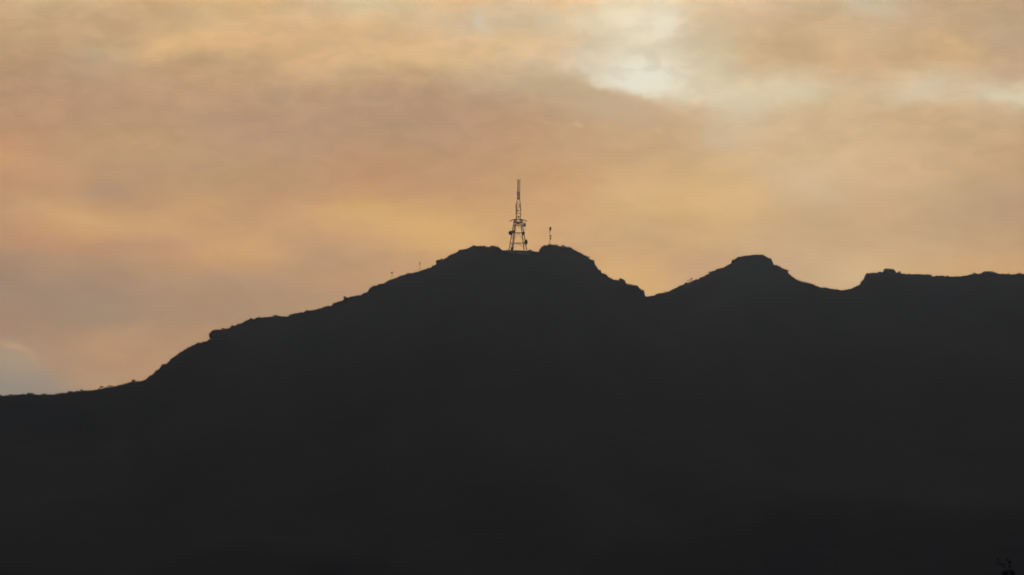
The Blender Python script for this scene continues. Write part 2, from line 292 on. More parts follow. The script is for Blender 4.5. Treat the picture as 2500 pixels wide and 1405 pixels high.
# ------------------------------------------------------------------ ridge profile, left to right
PROF = """0 966|10 967.4|25 966|38.6 965.7|44 964.5|59 963.6|74 963|87 964|102 965|107 963.5|128 964.5|139 963|151 962|168 958.6|178 958.1|186 956.4|198 955.4|215 955.3|227 953.4|235 952.6|247 950|259 947.9|269 946|286 943.8|307 938|319 933.4|327.6 930.7|331 933.4|341 932|349.5 929.9|359.5 924|368 917.3|376.3 912.8|379.7 907.7|388 902.5|394.8 893|403 891.5|412.9 883.3|419 874.6|428.5 870|442.6 859.8|455 851.5|464.5 846.8|472.4 844|481.8 838.6|492.7 837.4|503.7 834|513.9 828.2|530 815|545 805.4|550.7 804.2|561.6 800.3|566.3 796.4|575.7 796.4|580.4 791.4|591.4 790.4|596.8 785.4|605.5 783.5|610 780.7|621.9 779.9|624.2 776.3|652 775.2|671 772|687 773.3|702.5 772.9|709.6 769|719.8 765.4|741 764.3|744.5 760.6|752 758.3|768.6 757.8|770 756.6|788.4 751.7|793 749|809.7 747.9|815 741|824.9 738.8|828.7 736.8|837.8 734.5|840.8 726.6|849.2 728.9|856.8 725|879.6 722|887.2 717.8|897 714.5|900.9 706|911.5 701|922.2 697|932.8 693.2|938.9 692.4|945 687|957 683.3|975.4 675|996.6 668.9|1021 664.3|1028.6 661|1042 656.7|1049.8 654.4|1055.6 650.2|1065.5 646|1072 638|1080.8 633.6|1088 630.6|1103.6 621.6|1112 618.6|1120.4 612|1142 607.8|1145.6 604.8|1155 601.8|1166 601.4|1179 602.2|1186.4 603.6|1198.4 602.8|1208 602.4|1217.6 604.6|1223.6 609.6|1232 611.6|1268 611.4|1288.4 613|1295.6 612.2|1304 614.4|1314.8 615.6|1320.8 604.8|1326.8 600.4|1334 600|1340 597.4|1350 598.8|1359.5 600.3|1365.8 602.3|1380 602.8|1393.9 606.5|1415.9 617.5|1436.2 629|1439.3 633.2|1451 637.9|1452.7 646.5|1461.3 659|1466 661.3|1469 667.6|1479.3 670.7|1486.3 677.8|1498.8 684|1510.6 687|1529.4 693.6|1542.7 696.3|1558.3 698.9|1560 703.6|1566 708.3|1570.9 709|1573 715.4|1575.8 730.9|1581.6 727.6|1596.2 722.7|1600.3 719.6|1606.6 717|1626.3 715|1639.8 709.5|1650 703.4|1662.7 697.7|1669 695.6|1674 690|1679.4 691.5|1688.7 689.4|1690.8 686.8|1700 683.5|1703 683.6|1710.6 677|1720 674.8|1731.4 668|1733.4 665.5|1741.8 664.4|1754.2 655.6|1764.6 655|1775 649.4|1785 643.8|1786.2 636|1792.2 635.4|1805 628|1826.7 625|1838.2 623|1848.3 622.4|1867 624.6|1875.7 631|1882.2 632.5|1887.2 639.7|1888 646.9|1903 652|1911.7 657|1922.5 660.6|1923.9 667.8|1930.4 672.8|1939 679.3|1950.6 686.5|1959.2 689|1978 692|1992.3 699.4|2009.6 702.6|2034 706.4|2048.5 709.2|2066 708.6|2079 705.5|2088 701|2098.6 696.5|2102 689.3|2108.5 683|2110.3 674.9|2116.6 669|2140 666.4|2154.4 666.3|2188.6 667.2|2196 666.5|2206.6 669.5|2217.4 670.4|2248 670|2257 671.8|2273.2 671.8|2275.9 676|2289.4 674.4|2305.6 674.4|2308 676.7|2338 676|2356 674|2370.4 670.6|2379 669.2|2388.4 669.5|2399 666.2|2412 665|2428 665.4|2440.6 670|2455 670.8|2467.6 671.3|2489 669.6|2500 670.4"""
pp = np.array([[float(v) for v in s.split()] for s in PROF.split('|')])
ext_l = np.array([[-3300, 1650], [-2600, 1400], [-1900, 1180], [-1300, 1075], [-800, 1010], [-400, 985], [-150, 972], [-60, 968]], float)
ext_r = np.array([[2560, 671], [2700, 690], [2900, 720], [3150, 790], [3450, 860], [3900, 1010], [4500, 1220], [5200, 1480], [5800, 1660]], float)
pp = np.vstack([ext_l, pp, ext_r])
def ridge_y(px):
    px = np.asarray(px, float)
    s = 1 / (1 + np.exp(-(px - 1640) / 70.0))
    return 5000.0 + 330.0 * s - 1150.0 / (1 + np.exp((px - 430) / 130.0)) + 14 * np.sin(px / 190.0)

def vnoise(x, y, seed):
    xi = np.floor(x).astype(np.int64); yi = np.floor(y).astype(np.int64)
    fx = x - xi; fy = y - yi
    fx = fx * fx * (3 - 2 * fx); fy = fy * fy * (3 - 2 * fy)
    def h(a, b):
        n = (a * 374761393 + b * 668265263 + seed * 974634777) & 0x7fffffff
        n = ((n ^ (n >> 13)) * 1274126177) & 0x7fffffff
        return ((n ^ (n >> 16)) & 0xffff) / 65535.0
    v = (h(xi, yi) * (1 - fx) + h(xi + 1, yi) * fx) * (1 - fy) + (h(xi, yi + 1) * (1 - fx) + h(xi + 1, yi + 1) * fx) * fy
    return v * 2 - 1
def fbm(x, y, seed, octs=5, gain=0.5):
    s = 0; a = 1; t = 0
    for o in range(octs):
        s = s + a * vnoise(x * 2 ** o, y * 2 ** o, seed + o * 17); t += a; a *= gain
    return s / t

cols = np.concatenate([np.arange(-3300, -120, 24.0), np.arange(-120, 2620, 1.2), np.arange(2620, 5801, 24.0)])
fine = np.interp(cols, pp[:, 0], pp[:, 1])
inside = ((cols > -200) & (cols < 2700)).astype(float)
fine = fine + inside * (fbm(cols / 5.5, cols * 0 + .5, 3, 4, .7) * 1.7 - 1.2 * np.clip(fbm(cols / 9.0, cols * 0 + 7.5, 8, 3, .6) - .12, 0, 1) * 4)
gx = np.arange(-3300, 5801, 4.0); gy = np.interp(gx, pp[:, 0], pp[:, 1])
k = np.exp(-0.5 * (np.arange(-25, 26) / 9.0) ** 2); k /= k.sum()
sm = np.convolve(np.pad(gy, 25, mode='edge'), k, mode='valid')
soft = np.interp(cols, gx, sm)
dfr = np.concatenate([[0, .5, 1.2, 2.2, 3.5, 5, 7, 9.5, 12.5, 16, 20, 25, 31, 38, 46, 56, 68], 68 + np.cumsum(np.linspace(14, 62, 95))])
dfr = dfr[::-1]
dbk = np.array([.6, 1.5, 3, 5, 8, 12, 18, 27, 40, 60, 90, 130, 190, 280, 400, 560, 760, 1000], float)
rows = np.concatenate([-dfr, dbk])            # signed depth behind the crest
YR = ridge_y(cols)
A = (cols - CX) / F
bf = (CY - fine) / F; bs = (CY - soft) / F
cp, sp = math.cos(PITCH), math.sin(PITCH)
zf = EYE.z + YR * (sp + bf * cp) / (cp - bf * sp)
zs = EYE.z + YR * (sp + bs * cp) / (cp - bs * sp)
ax = A / (cp - bf * sp)
nC, nR = len(cols), len(rows)
X = np.zeros((nR, nC)); Y = np.zeros((nR, nC)); Z = np.zeros((nR, nC))
for i, d in enumerate(rows):
    y = YR + d; x = ax * y
    dd = abs(d)
    w = math.exp(-(dd / 9.0) ** 2)
    if d <= 0:
        t = dd / (YR - 1250.0)
        t = np.minimum(t, 1.0)
        base = zs * (1 - t) ** 1.35 - 22 * (1 - math.exp(-dd / 90.0)) * (1 - t)
        # spurs and gullies running down the face
        rel = 15 * fbm(x / 150.0 + 0.25 * np.sin(y / 400.0), y / 3200.0, 11, 3) + 5 * fbm(x / 52.0, y / 700.0, 31, 2) + 1.6 * fbm(x / 9.0, y / 9.0, 51, 3) * math.exp(-dd / 120.0)
        amp = min(1.0, dd / 260.0)
        z = base + rel * amp
        zl = zf * math.exp(-dd / 30.0) + (zs - min(3.0, dd * .05)) * (1 - math.exp(-dd / 30.0))
        los = EYE.z + (zl - EYE.z) / YR * y - 0.035 * dd      # stay under the crest line
        z = np.where(dd > 0, np.minimum(z, los + 0 * z), z)
        z = z * (1 - w) + (zf - 0.12 * dd) * w
        g_ = np.clip((t - .9) / .1, 0, 1); z = z * (1 - g_) - 6 * g_
    else:
        z = (zs - 0.12 * dd - 0.00022 * dd * dd) + 6 * fbm(x / 60, y / 60, 71, 3) * min(1, dd / 60) - min(8, dd * .5)
        z = z * (1 - w) + (zf - .25 * dd) * w
        los = EYE.z + (zf - EYE.z) / YR * y - 0.05 * dd
        z = np.minimum(z, los)
        if dd > 700: z = z * (1 - (dd - 700) / 300.0) - 6 * (dd - 700) / 300.0
    X[i], Y[i], Z[i] = x, y, np.maximum(z, -8.0)
edge = np.minimum(1, np.minimum(np.arange(nC), np.arange(nC)[::-1]) / 12.0)
Z = Z * edge - 6 * (1 - edge)
me = bpy.data.meshes.new('hills')
co = np.stack([X, Y, Z], -1).reshape(-1, 3).astype(np.float32)
ii, jj = np.meshgrid(np.arange(nR - 1), np.arange(nC - 1), indexing='ij')
q = np.stack([ii * nC + jj, ii * nC + jj + 1, (ii + 1) * nC + jj + 1, (ii + 1) * nC + jj], -1).reshape(-1)
nf = len(q) // 4
me.vertices.add(len(co)); me.vertices.foreach_set('co', co.ravel())
me.loops.add(len(q)); me.loops.foreach_set('vertex_index', q.astype(np.int32))
me.polygons.add(nf); me.polygons.foreach_set('loop_start', (np.arange(nf) * 4).astype(np.int32))
me.update(calc_edges=True); me.validate()
hm = bpy.data.materials.new('scrub_covered_hillside'); hm.use_nodes = True
nt = hm.node_tree; b = nt.nodes['Principled BSDF']; b.inputs['Roughness'].default_value = 1.0
b.inputs['Specular IOR Level'].default_value = 0.05
t = nt.nodes.new('ShaderNodeTexCoord')
n1 = nt.nodes.new('ShaderNodeTexNoise'); n1.inputs['Scale'].default_value = 0.012; n1.inputs['Detail'].default_value = 8; n1.inputs['Roughness'].default_value = .65
n2 = nt.nodes.new('ShaderNodeTexNoise'); n2.inputs['Scale'].default_value = 0.16; n2.inputs['Detail'].default_value = 4
for n in (n1, n2): nt.links.new(t.outputs['Object'], n.inputs['Vector'])
r = nt.nodes.new('ShaderNodeValToRGB'); r.color_ramp.elements[0].position = .3; r.color_ramp.elements[1].position = .7
r.color_ramp.elements[0].color = (0.019, 0.022, 0.027, 1); r.color_ramp.elements[1].color = (0.028, 0.031, 0.037, 1)
mx = nt.nodes.new('ShaderNodeMath'); mx.operation = 'MULTIPLY_ADD'; mx.inputs[1].default_value = .35
nt.links.new(n2.outputs[0], mx.inputs[0])
ms = nt.nodes.new('ShaderNodeMath'); ms.operation = 'MULTIPLY'; ms.inputs[1].default_value = .68
nt.links.new(n1.outputs[0], ms.inputs[0]); nt.links.new(ms.outputs[0], mx.inputs[2])
nt.links.new(mx.outputs[0], r.inputs[0]); nt.links.new(r.outputs[0], b.inputs['Base Color'])
me.materials.append(hm)
hills = bpy.data.objects.new('hills', me); COL.objects.link(hills)
tag(hills, 'dark scrub covered mountain ridge in silhouette', None, None, 'structure')
def crest(px):
    """where the crest is: world point on the ridge line at that direction"""
    py = float(np.interp(px, cols, fine)); return at(px, py, float(ridge_y(px)))

# plain in front of and behind the hills
bm = bmesh.new()
GN = 60
vs = [[bm.verts.new((-8000 + 16000 * i / GN, -3000 + 12500 * j / GN, 0.0 if j < 3 or i < 3 else 0.6 * math.sin(i * 1.7) * math.cos(j * 1.3) * (0 if abs(i - 30) < 3 and 12 < j < 17 else 1))) for i in range(GN + 1)] for j in range(GN + 1)]
for j in range(GN):
    for i in range(GN): bm.faces.new((vs[j][i], vs[j][i + 1], vs[j + 1][i + 1], vs[j + 1][i]))
M_GROUND = material('dry_grass_ground', (0.08, 0.072, 0.045), (0.045, 0.045, 0.03), 0.02, 1.0)
tag(obj('ground', bm, M_GROUND), 'dark grassy plain below the hills', None, None, 'structure')

# ------------------------------------------------------------------ rock outcrops on the crest
def rock(poly, Y, depth, label, seed):
    rnd = random.Random(seed)
    pts = [at(x, y, Y) for x, y in poly]
    c = sum(pts, Vector()) / len(pts)
    # finer outline
    out = []
    for i in range(len(pts)):
        a, b2 = pts[i], pts[(i + 1) % len(pts)]
        m = max(1, int((b2 - a).length / 0.9))
        for kk in range(m): out.append(a.lerp(b2, kk / m) + Vector((rnd.uniform(-.12, .12), 0, rnd.uniform(-.12, .12))))
    bm = bmesh.new(); rings = []
    for f, s in ((-.5, .55), (-.38, .86), (-.15, .98), (0, 1.0), (.2, .96), (.4, .8), (.5, .5)):
        ring = []
        for p in out:
            qv = c + (p - c) * (s + (rnd.uniform(-.04, .0) if f else 0)); qv.y = Y + f * depth + rnd.uniform(-.3, .3)
            ring.append(bm.verts.new(qv - Vector((c.x, Y, c.z))))
        rings.append(ring)
    n = len(out)
    for a, b2 in zip(rings, rings[1:]):
        for kk in range(n): bm.faces.new((a[kk], a[(kk + 1) % n], b2[(kk + 1) % n], b2[kk]))
    bm.faces.new(rings[0][::-1]); bm.faces.new(rings[-1])
    bmesh.ops.triangulate(bm, faces=list(bm.faces)); bmesh.ops.recalc_face_normals(bm, faces=list(bm.faces))
    o = obj('rock_outcrop', bm, M_ROCK, None, (c.x, Y, c.z))
    return tag(o, label, 'rock outcrop', 'rock outcrops along the crest')
ry = lambda x: float(ridge_y(x))
rock([(514, 830), (510.8, 824.5), (509.8, 817), (513, 811.5), (521.5, 805.6), (530, 804.8), (538, 805.2), (548, 805), (560, 812), (560, 832)], ry(520), 14, 'rounded dark rock overhanging the left shoulder of the mountain', 1)
rock([(1066.2, 648), (1064.3, 643), (1063.8, 638), (1065.6, 635.6), (1074, 634.6), (1082, 634), (1090, 640), (1088, 652)], ry(1070), 12, 'square notched rock ledge on the slope above the two thin poles', 2)
rock([(1509, 688), (1511.4, 681.5), (1513.5, 679.6), (1519, 680.8), (1526, 685.6), (1529, 693), (1531, 697), (1512, 699)], ry(1518), 10, 'lone hump of rock on the descending right slope near the saddle', 3)
rock([(2153, 670), (2156, 663), (2158, 656.8), (2164, 656.2), (2172, 656.6), (2183.2, 657.8), (2186, 663), (2189, 667), (2190, 671)], ry(2170), 12, 'flat topped blocky rock standing on the right hand plateau', 4)

# ------------------------------------------------------------------ vegetation
def leaves(bm, c, rx, ry_, rz, n, size, rnd):
    for _ in range(n):
        while True:
            v = Vector((rnd.uniform(-1, 1), rnd.uniform(-1, 1), rnd.uniform(-1, 1)))
            if v.length <= 1: break
        p = c + Vector((v.x * rx, v.y * ry_, v.z * rz))
        nrm = Vector((rnd.gauss(0, 1), rnd.gauss(0, 1), rnd.gauss(0, 1))).normalized()
        q = nrm.to_track_quat('Z', 'Y'); s = size * rnd.uniform(.6, 1.3); r = rnd.uniform(.4, .7)
        f = [bm.verts.new(p + q @ Vector(k)) for k in ((-s, 0, 0), (-s * .1, -s * r, s * .1), (s, 0, 0), (s * .1, s * r, s * .1))]
        bm.faces.new(f)
def shrub(px, wpx, hpx, label, seed, trunk=0.0, name='shrub', cat='shrub', spread=None, off=0.0):
    """wpx, hpx: crown width and total height above the crest, in crest pixels"""
    rnd = random.Random(seed); base = crest(px); base.z += off; s = mpp(base.y)
    w, h = wpx * s, hpx * s
    e = thing(name, base, label, cat, 'shrubs and small trees on the skyline')
    bt = bmesh.new(); top = Vector((rnd.uniform(-.1, .1) * w, 0, trunk * h))
    tube(bt, (0, 0, -1.2), top, .12 + .03 * h, .07 + .015 * h)
    bc = bmesh.new()
    nl = 4
    for kk in range(nl):
        a = kk / (nl - 1) - .5
        c = Vector((a * w * .62, rnd.uniform(-.25, .25) * w, trunk * h + (h * (1 - trunk)) * (.5 + rnd.uniform(-.12, .12) - .35 * abs(a))))
        tube(bt, top, c, .07 + .012 * h, .03)
        leaves(bc, c, w * .24, w * .24, h * (1 - trunk) * .42, 85, .16 + .03 * w, rnd)
    obj('trunk', bt, M_BARK, e); obj('crown', bc, M_LEAF, e)
    return e
shrub(27, 9, 3.4, 'ragged low shrub nearest the left end of the skyline', 11)
shrub(74, 16, 2.4, 'wide flat shrub on the level crest at far left', 12)
shrub(107, 7, 2.6, 'small round shrub standing left of the slope change', 13)
shrub(171, 9, 3.2, 'dense dark shrub on the gently rising far left crest', 14)
shrub(199, 7, 4.6, 'small isolated shrub a little left of the flat topped tree', 15, .3)
shrub(247.5, 9.5, 7.4, 'flat topped little tree with visible trunk on the left crest', 16, .5, 'tree', 'tree')
shrub(270, 13, 4.2, 'low spreading bush just right of the flat topped little tree', 17, .3)
shrub(326, 10, 4.0, 'dark bush at the foot of the steep left shoulder', 18)
shrub(402, 8, 2.8, 'bush halfway up the steep left shoulder', 19)
shrub(545, 9, 3.6, 'low bush on top of the overhanging rock', 20)
shrub(672, 12, 2.6, 'shallow bush on the long level shoulder', 21)
shrub(841, 6, 4.0, 'pointed bush on the stepped slope left of the poles', 22)
shrub(1078, 6, 4.2, 'small bush directly above the square notched ledge', 23)
shrub(1157, 8, 2.6, 'bush at the left end of the rounded summit', 24)
shrub(1181, 8, 2.6, 'bush in the middle of the rounded summit', 25)
shrub(1202, 7, 3.4, 'bush on the rounded summit closest to the lattice tower', 26)
shrub(1295, 9, 2.2, 'low bush on the flat ground right of the lattice tower', 27)
shrub(1357, 10, 2.6, 'bush on the knoll just right of the slim mast', 28)
shrub(1375.5, 8, 5.0, 'rounded bush standing clear on the knoll behind the slim mast', 29)
shrub(1436, 7, 3.2, 'bush on the slope falling away right of the knoll', 30)
shrub(1627, 11, 2.0, 'flat bush low in the saddle between the two peaks', 31)
shrub(1733, 8, 2.8, 'bush partway up the left side of the second peak', 32)
shrub(1923, 7, 3.2, 'bush on the right flank of the second peak', 33)
shrub(2196, 8, 3.4, 'bush beside the flat topped blocky rock', 34)
shrub(2263, 14, 2.6, 'broad bush on the plateau right of the blocky rock', 35)
shrub(2379, 8, 3.0, 'small bush left of the last swell of the plateau', 36)
shrub(2412, 20, 2.2, 'wide bush crowning the last swell of the plateau', 37)
shrub(2462, 8, 3.6, 'round bush on the plateau right of the last swell', 38)
shrub(2489, 8, 3.2, 'rightmost bush on the plateau skyline', 39)

# leaning, nearly leafless small tree in the saddle
def bare():
    base = crest(1687); s = mpp(base.y); e = thing('bare_tree', base, 'leaning nearly leafless small tree on the slope right of the saddle', 'tree', 'shrubs and small trees on the skyline')
    bt = bmesh.new()
    P = [Vector((0, 0, -1)), Vector((.2, 0, 4 * s)), Vector((1 * s, .2, 8 * s)), Vector((2.2 * s, .2, 11 * s))]
    for a, b2, r in zip(P, P[1:], (.34, .3, .22)): tube(bt, a, b2, r, r * .85)
    for a, b2 in (((1, 8), (5, 10.5)), ((0.5, 4), (-3, 6)), ((-3, 6), (-7.5, 4.6)), ((-3, 6), (-6, 7)), ((-7.5, 4.6), (-9, 1)), ((1, 8), (-1.5, 10))):
        tube(bt, (a[0] * s, 0, a[1] * s), (b2[0] * s, .5, b2[1] * s), .14, .07)
    bc = bmesh.new(); rnd = random.Random(5)
    leaves(bc, Vector((1.5 * s, 0, 9.2 * s)), 2.2 * s, .8, 2 * s, 46, .22, rnd)
    leaves(bc, Vector((.2, 0, 5 * s)), 1.6 * s, .8, 2.4 * s, 36, .22, rnd)
    leaves(bc, Vector((-5.5 * s, 0, 4.4 * s)), 3 * s, .8, 1.6 * s, 26, .2, rnd)
    obj('trunk', bt, M_BARK, e); obj('crown', bc, M_LEAF, e)
bare()

# low scrub fringe all along the crest (uncountable)
rnd = random.Random(42); bm = bmesh.new()
for _ in range(1900):
    px = rnd.uniform(-140, 2640)
    if 1222 < px < 1316: continue
    c = crest(px) + Vector((0, rnd.uniform(-6, 2), rnd.uniform(-.25, .12))); s = rnd.uniform(.35, .8) * (1.9 if rnd.random() < .22 else 1.0)
    leaves(bm, c, s, s, s * .6, int(9 * (1 + s)), .22, rnd)
tag(obj('scrub', bm, M_LEAF), 'low dark scrub fringing the mountain crest', 'scrub', None, 'stuff')

# ------------------------------------------------------------------ lattice tower
TY = ry(1265); S = mpp(TY)
tb = at(1264.5, 611.8, TY)
tower = thing('lattice_tower', tb, 'tall steel lattice broadcast tower with dishes on the highest summit', 'tower')
def P(px, py, d=0.0):       # tower-local point, px across from the axis, py above the foot, d towards the back
    return Vector((px * S, d * S, py * S))
HB = 68.5                   # platform height in px above the foot
ang = math.radians(34.0)
def legpos(h, kk):
    r = 26.6 * (1 - h / HB) + 12.4 * (h / HB)
    sx = [(-math.cos(ang), -math.sin(ang)), (-math.sin(ang), math.cos(ang)), (math.cos(ang), math.sin(ang)), (math.sin(ang), -math.cos(ang))][kk]
    return P(sx[0] * r, h, sx[1] * r)
for kk in range(4):
    bm = bmesh.new(); tube(bm, legpos(-4, kk), legpos(HB, kk), .36, .30, 8)
    for h in (17.5, 43): 
        p = legpos(h, kk); tube(bm, p - Vector((0, 0, .25)), p + Vector((0, 0, .25)), .42, .42, 8)
    obj('leg', bm, M_STEEL, tower)
for h in (17.5, 43.0, 62.0):
    bm = bmesh.new()
    for kk in range(4): tube(bm, legpos(h, kk), legpos(h, (kk + 1) % 4), .21)
    obj('horizontal_brace', bm, M_STEEL, tower)
for (h0, h1) in ((0, 17.5), (17.5, 43), (43, 62)):
    bm = bmesh.new()
    for kk in range(4):
        a0, a1 = legpos(h0, kk), legpos(h0, (kk + 1) % 4); b0, b1 = legpos(h1, kk), legpos(h1, (kk + 1) % 4)
        mid = (b0 + b1) / 2
        tube(bm, a0.lerp(b0, .25), mid, .12); tube(bm, a1.lerp(b1, .25), mid, .12)   # K bracing
    obj('diagonal_brace', bm, M_STEEL, tower)
# cable ladder up the left front leg
bm = bmesh.new()
for dx in (0.5, 2.9):
    tube(bm, legpos(0, 1) + P(dx, 0, -1), legpos(66, 1) + P(dx * .8, 0, -1), .24)
for q_ in range(44):
    a = legpos(q_ * 1.5, 1) + P(.6, 0, -1); tube(bm, a, a + P(2.2, 0, 0), .09, None, 4)
obj('cable_ladder', bm, M_STEEL, tower)
# platform with its fascia and drum below
bm = bmesh.new()
bmesh.ops.create_cone(bm, cap_ends=True, segments=12, radius1=12.3 * S, radius2=12.8 * S, depth=2.0 * S, matrix=Matrix.Translation(P(0.8, HB)))
obj('platform', bm, M_STEEL, tower)
bm = bmesh.new()
bmesh.ops.create_cone(bm, cap_ends=True, segments=12, radius1=3.2 * S, radius2=6.0 * S, depth=2.8 * S, matrix=Matrix.Translation(P(0.5, HB - 2.8)))
obj('platform_underside', bm, M_STEEL, tower)
bm = bmesh.new()
for kk in range(16):
    a = 2 * math.pi * kk / 16; b2 = 2 * math.pi * (kk + 1) / 16
    p = P(.8 + 12 * math.cos(a), HB + 1, 12 * math.sin(a)); q2 = P(.8 + 12 * math.cos(b2), HB + 1, 12 * math.sin(b2))
    tube(bm, p, p + P(0, 3.2), .06, None, 4); tube(bm, p + P(0, 3.2), q2 + P(0, 3.2), .06, None, 4)
obj('railing', bm, M_STEEL, tower)
# drooping curved antenna arms carried out from the mast over the platform
for az_ in (178, 2, 118, 62, 242, 298):
    bm = bmesh.new(); ca, sa = math.cos(math.radians(az_)), math.sin(math.radians(az_))
    arc = [(4.5, 75.8), (9.0, 76.2), (13.0, 75.4), (17.5, 73.4), (21.6, 70.8)]
    pts = [P(.8 + r * ca, h, r * sa) for r, h in arc]
    for a, b2 in zip(pts, pts[1:]): tube(bm, a, b2, .36, .34)
    tube(bm, P(.8 + 14 * ca, 75, 14 * sa), P(.8 + 9 * ca, HB + 1, 9 * sa), .13)
    obj('antenna_arm', bm, M_DARK, tower)
# middle mast
def sq(h, hw, kk): return P(0.9 + (hw if kk in (1, 2) else -hw), h, (hw if kk in (2, 3) else -hw))
bm = bmesh.new(); hl = [HB, 76, 83.5, 91, 98.5, 106, 113.5]
for kk in range(4): tube(bm, sq(HB, 5.6, kk), sq(114, 5.4, kk), .27, .25, 8)
obj('mast_legs', bm, M_STEEL, tower)
bm = bmesh.new()
for a, b2 in zip(hl, hl[1:]):
    for kk in range(4):
        k2 = (kk + 1) % 4
        tube(bm, sq(b2, 5.1, kk), sq(b2, 5.1, k2), .13, None, 5)
        tube(bm, sq(a, 5.1, kk), sq(b2, 5.1, k2), .055, None, 5)
obj('mast_bracing', bm, M_STEEL, tower)
bm = bmesh.new()                     # cable run inside the mast
tube(bm, P(-3.4, HB, -2), P(-3.2, 114, -2), .20)
obj('cable_run', bm, M_DARK, tower)
for sx in (-6.0, 6.4):               # panels clamped to the sides of the middle mast
    bm = bmesh.new(); box(bm, P(.9 + sx, 107 if sx < 0 else 101, 0), ((1.5 if sx < 0 else .9) * S, 2.2 * S, 8 * S))
    bevel(bm, .08); obj('side_panel', bm, M_DARK, tower)
for (ax_, hh, w_, l_, dp) in ((-5.9, 92, 1.3, 6, -3), (6.3, 88.5, 1.2, 5, -3), (-2.0, 97, 2.4, 5, -6), (3.6, 109, 2.0, 5, -6), (1.0, 80, 3.0, 4, -6)):
    bm = bmesh.new(); box(bm, P(.9 + ax_, hh, dp), (w_ * S, 1.0 * S, l_ * S)); bevel(bm, .06)
    tube(bm, P(.9 + ax_, hh - l_ * .4, dp), P(.9 + ax_ * .8, hh - l_ * .4, dp + 2), .07)
    obj('panel_antenna', bm, M_DISH, tower)
# neck between the two masts
bm = bmesh.new()
for kk in range(4): tube(bm, sq(114, 5.4, kk), sq(122.5, 3.3, kk) + P(0.5, 0), .25, .22)
for kk in range(4): tube(bm, sq(118, 3.9, kk), sq(118, 3.9, (kk + 1) % 4), .1)
obj('mast_neck', bm, M_STEEL, tower)
# upper antenna column
def sq2(h, hw, kk): return P(1.4 + (h - 122) * .012 + (hw if kk in (1, 2) else -hw), h, (hw if kk in (2, 3) else -hw))
bm = bmesh.new(); hl = list(np.arange(122.5, 173.1, 4.2))
for kk in range(4): tube(bm, sq2(122.5, 3.3, kk), sq2(172.5, 3.3, kk), .21, .18)
for a, b2 in zip(hl, hl[1:]):
    for kk in range(4):
        k2 = (kk + 1) % 4
        tube(bm, sq2(b2, 3.3, kk), sq2(b2, 3.3, k2), .09, None, 5); tube(bm, sq2(a, 3.3, kk), sq2(b2, 3.3, k2), .07, None, 5)
obj('upper_mast', bm, M_STEEL, tower)
for (h, hh, w_) in ((138.2, 8.5, 6.6), (128.6, 6.5, 6.2)):
    bm = bmesh.new(); 
    for kk in range(4):                  # dipole panel: bars on each face with gaps between
        for t_ in (-1, 0, 1):
            tube(bm, sq2(h - hh / 2, 3.5, kk).lerp(sq2(h - hh / 2, 3.5, (kk + 1) % 4), .5 + t_ * .3), sq2(h + hh / 2, 3.5, kk).lerp(sq2(h + hh / 2, 3.5, (kk + 1) % 4), .5 + t_ * .3), .13, None, 5)
        for t_ in (-.45, 0, .45): tube(bm, sq2(h + hh * t_, 3.5, kk), sq2(h + hh * t_, 3.5, (kk + 1) % 4), .11, None, 5)
    obj('antenna_panel', bm, M_DARK, tower)
bm = bmesh.new(); tube(bm, P(2.0, 122), P(2.3, 172), .14); obj('feeder_pipe', bm, M_STEEL, tower)
for sx in (-1, 1):
    bm = bmesh.new(); tube(bm, P(2.0 + sx * 2.6, 169.5), P(2.0 + sx * 4.2, 174.5), .26, .16); obj('top_horn', bm, M_DARK, tower)
bm = bmesh.new(); tube(bm, P(2.2, 172), P(2.3, 184), .13, .05); obj('lightning_rod', bm, M_STEEL, tower)
bm = bmesh.new(); tube(bm, P(-3.2, 142), P(1, 142), .08); tube(bm, P(-3.2, 139), P(-3.2, 145), .12); obj('whip_antenna', bm, M_DARK, tower)
# microwave dishes: shallow drum with rim and mount
def dish(px, py, r, az_, dep, depth=2.4, back=None):
    """px,py centre on the photograph; az_ heading in degrees (0 = to the right, -90 = towards us)"""
    c = P(px - 1264.5, 611.8 - py, dep)
    n = Vector((math.cos(math.radians(az_)), math.sin(math.radians(az_)), 0))
    m = Matrix.Translation(c) @ n.to_track_quat('Z', 'Y').to_matrix().to_4x4()
    bm = bmesh.new(); seg = 20; rr = r * S; prof = [(0, -depth * .9), (rr * .5, -depth * .75), (rr * .86, -depth * .35), (rr, 0), (rr, depth * .35), (rr * .93, depth * .4), (rr * .5, depth * .52), (0, depth * .56)]
    rings = []
    for (ra, zz) in prof:
        rings.append([bm.verts.new(m @ Vector((ra * math.cos(2 * math.pi * i / seg), ra * math.sin(2 * math.pi * i / seg), zz * S))) for i in range(seg)] if ra > 0 else [bm.verts.new(m @ Vector((0, 0, zz * S)))])
    for a, b2 in zip(rings, rings[1:]):
        for i in range(seg):
            k2 = (i + 1) % seg
            if len(a) == 1: bm.faces.new((a[0], b2[k2], b2[i]))
            elif len(b2) == 1: bm.faces.new((a[i], a[k2], b2[0]))
            else: bm.faces.new((a[i], a[k2], b2[k2], b2[i]))
    bmesh.ops.recalc_face_normals(bm, faces=list(bm.faces))
    d = obj('dish', bm, M_DISH, tower)
    bm = bmesh.new(); tgt = P((back if back is not None else px - 1264.5 - 5), 611.8 - py, dep * .8)
    tube(bm, c - n * (depth * S * .8), tgt, .16); obj('bracket', bm, M_STEEL, d)
dish(1246.8, 569.4, 5.4, -110, -5, 2.6, -11)
dish(1254.3, 566.6, 3.3, -80, -17, 2.4, -9)
dish(1278.0, 570.2, 4.9, -32, -8, 3.0, 9)
dish(1280.6, 549.8, 5.2, -25, -6, 3.4, 9)
dish(1283.9, 592.4, 5.8, -38, -8, 3.4, 15)
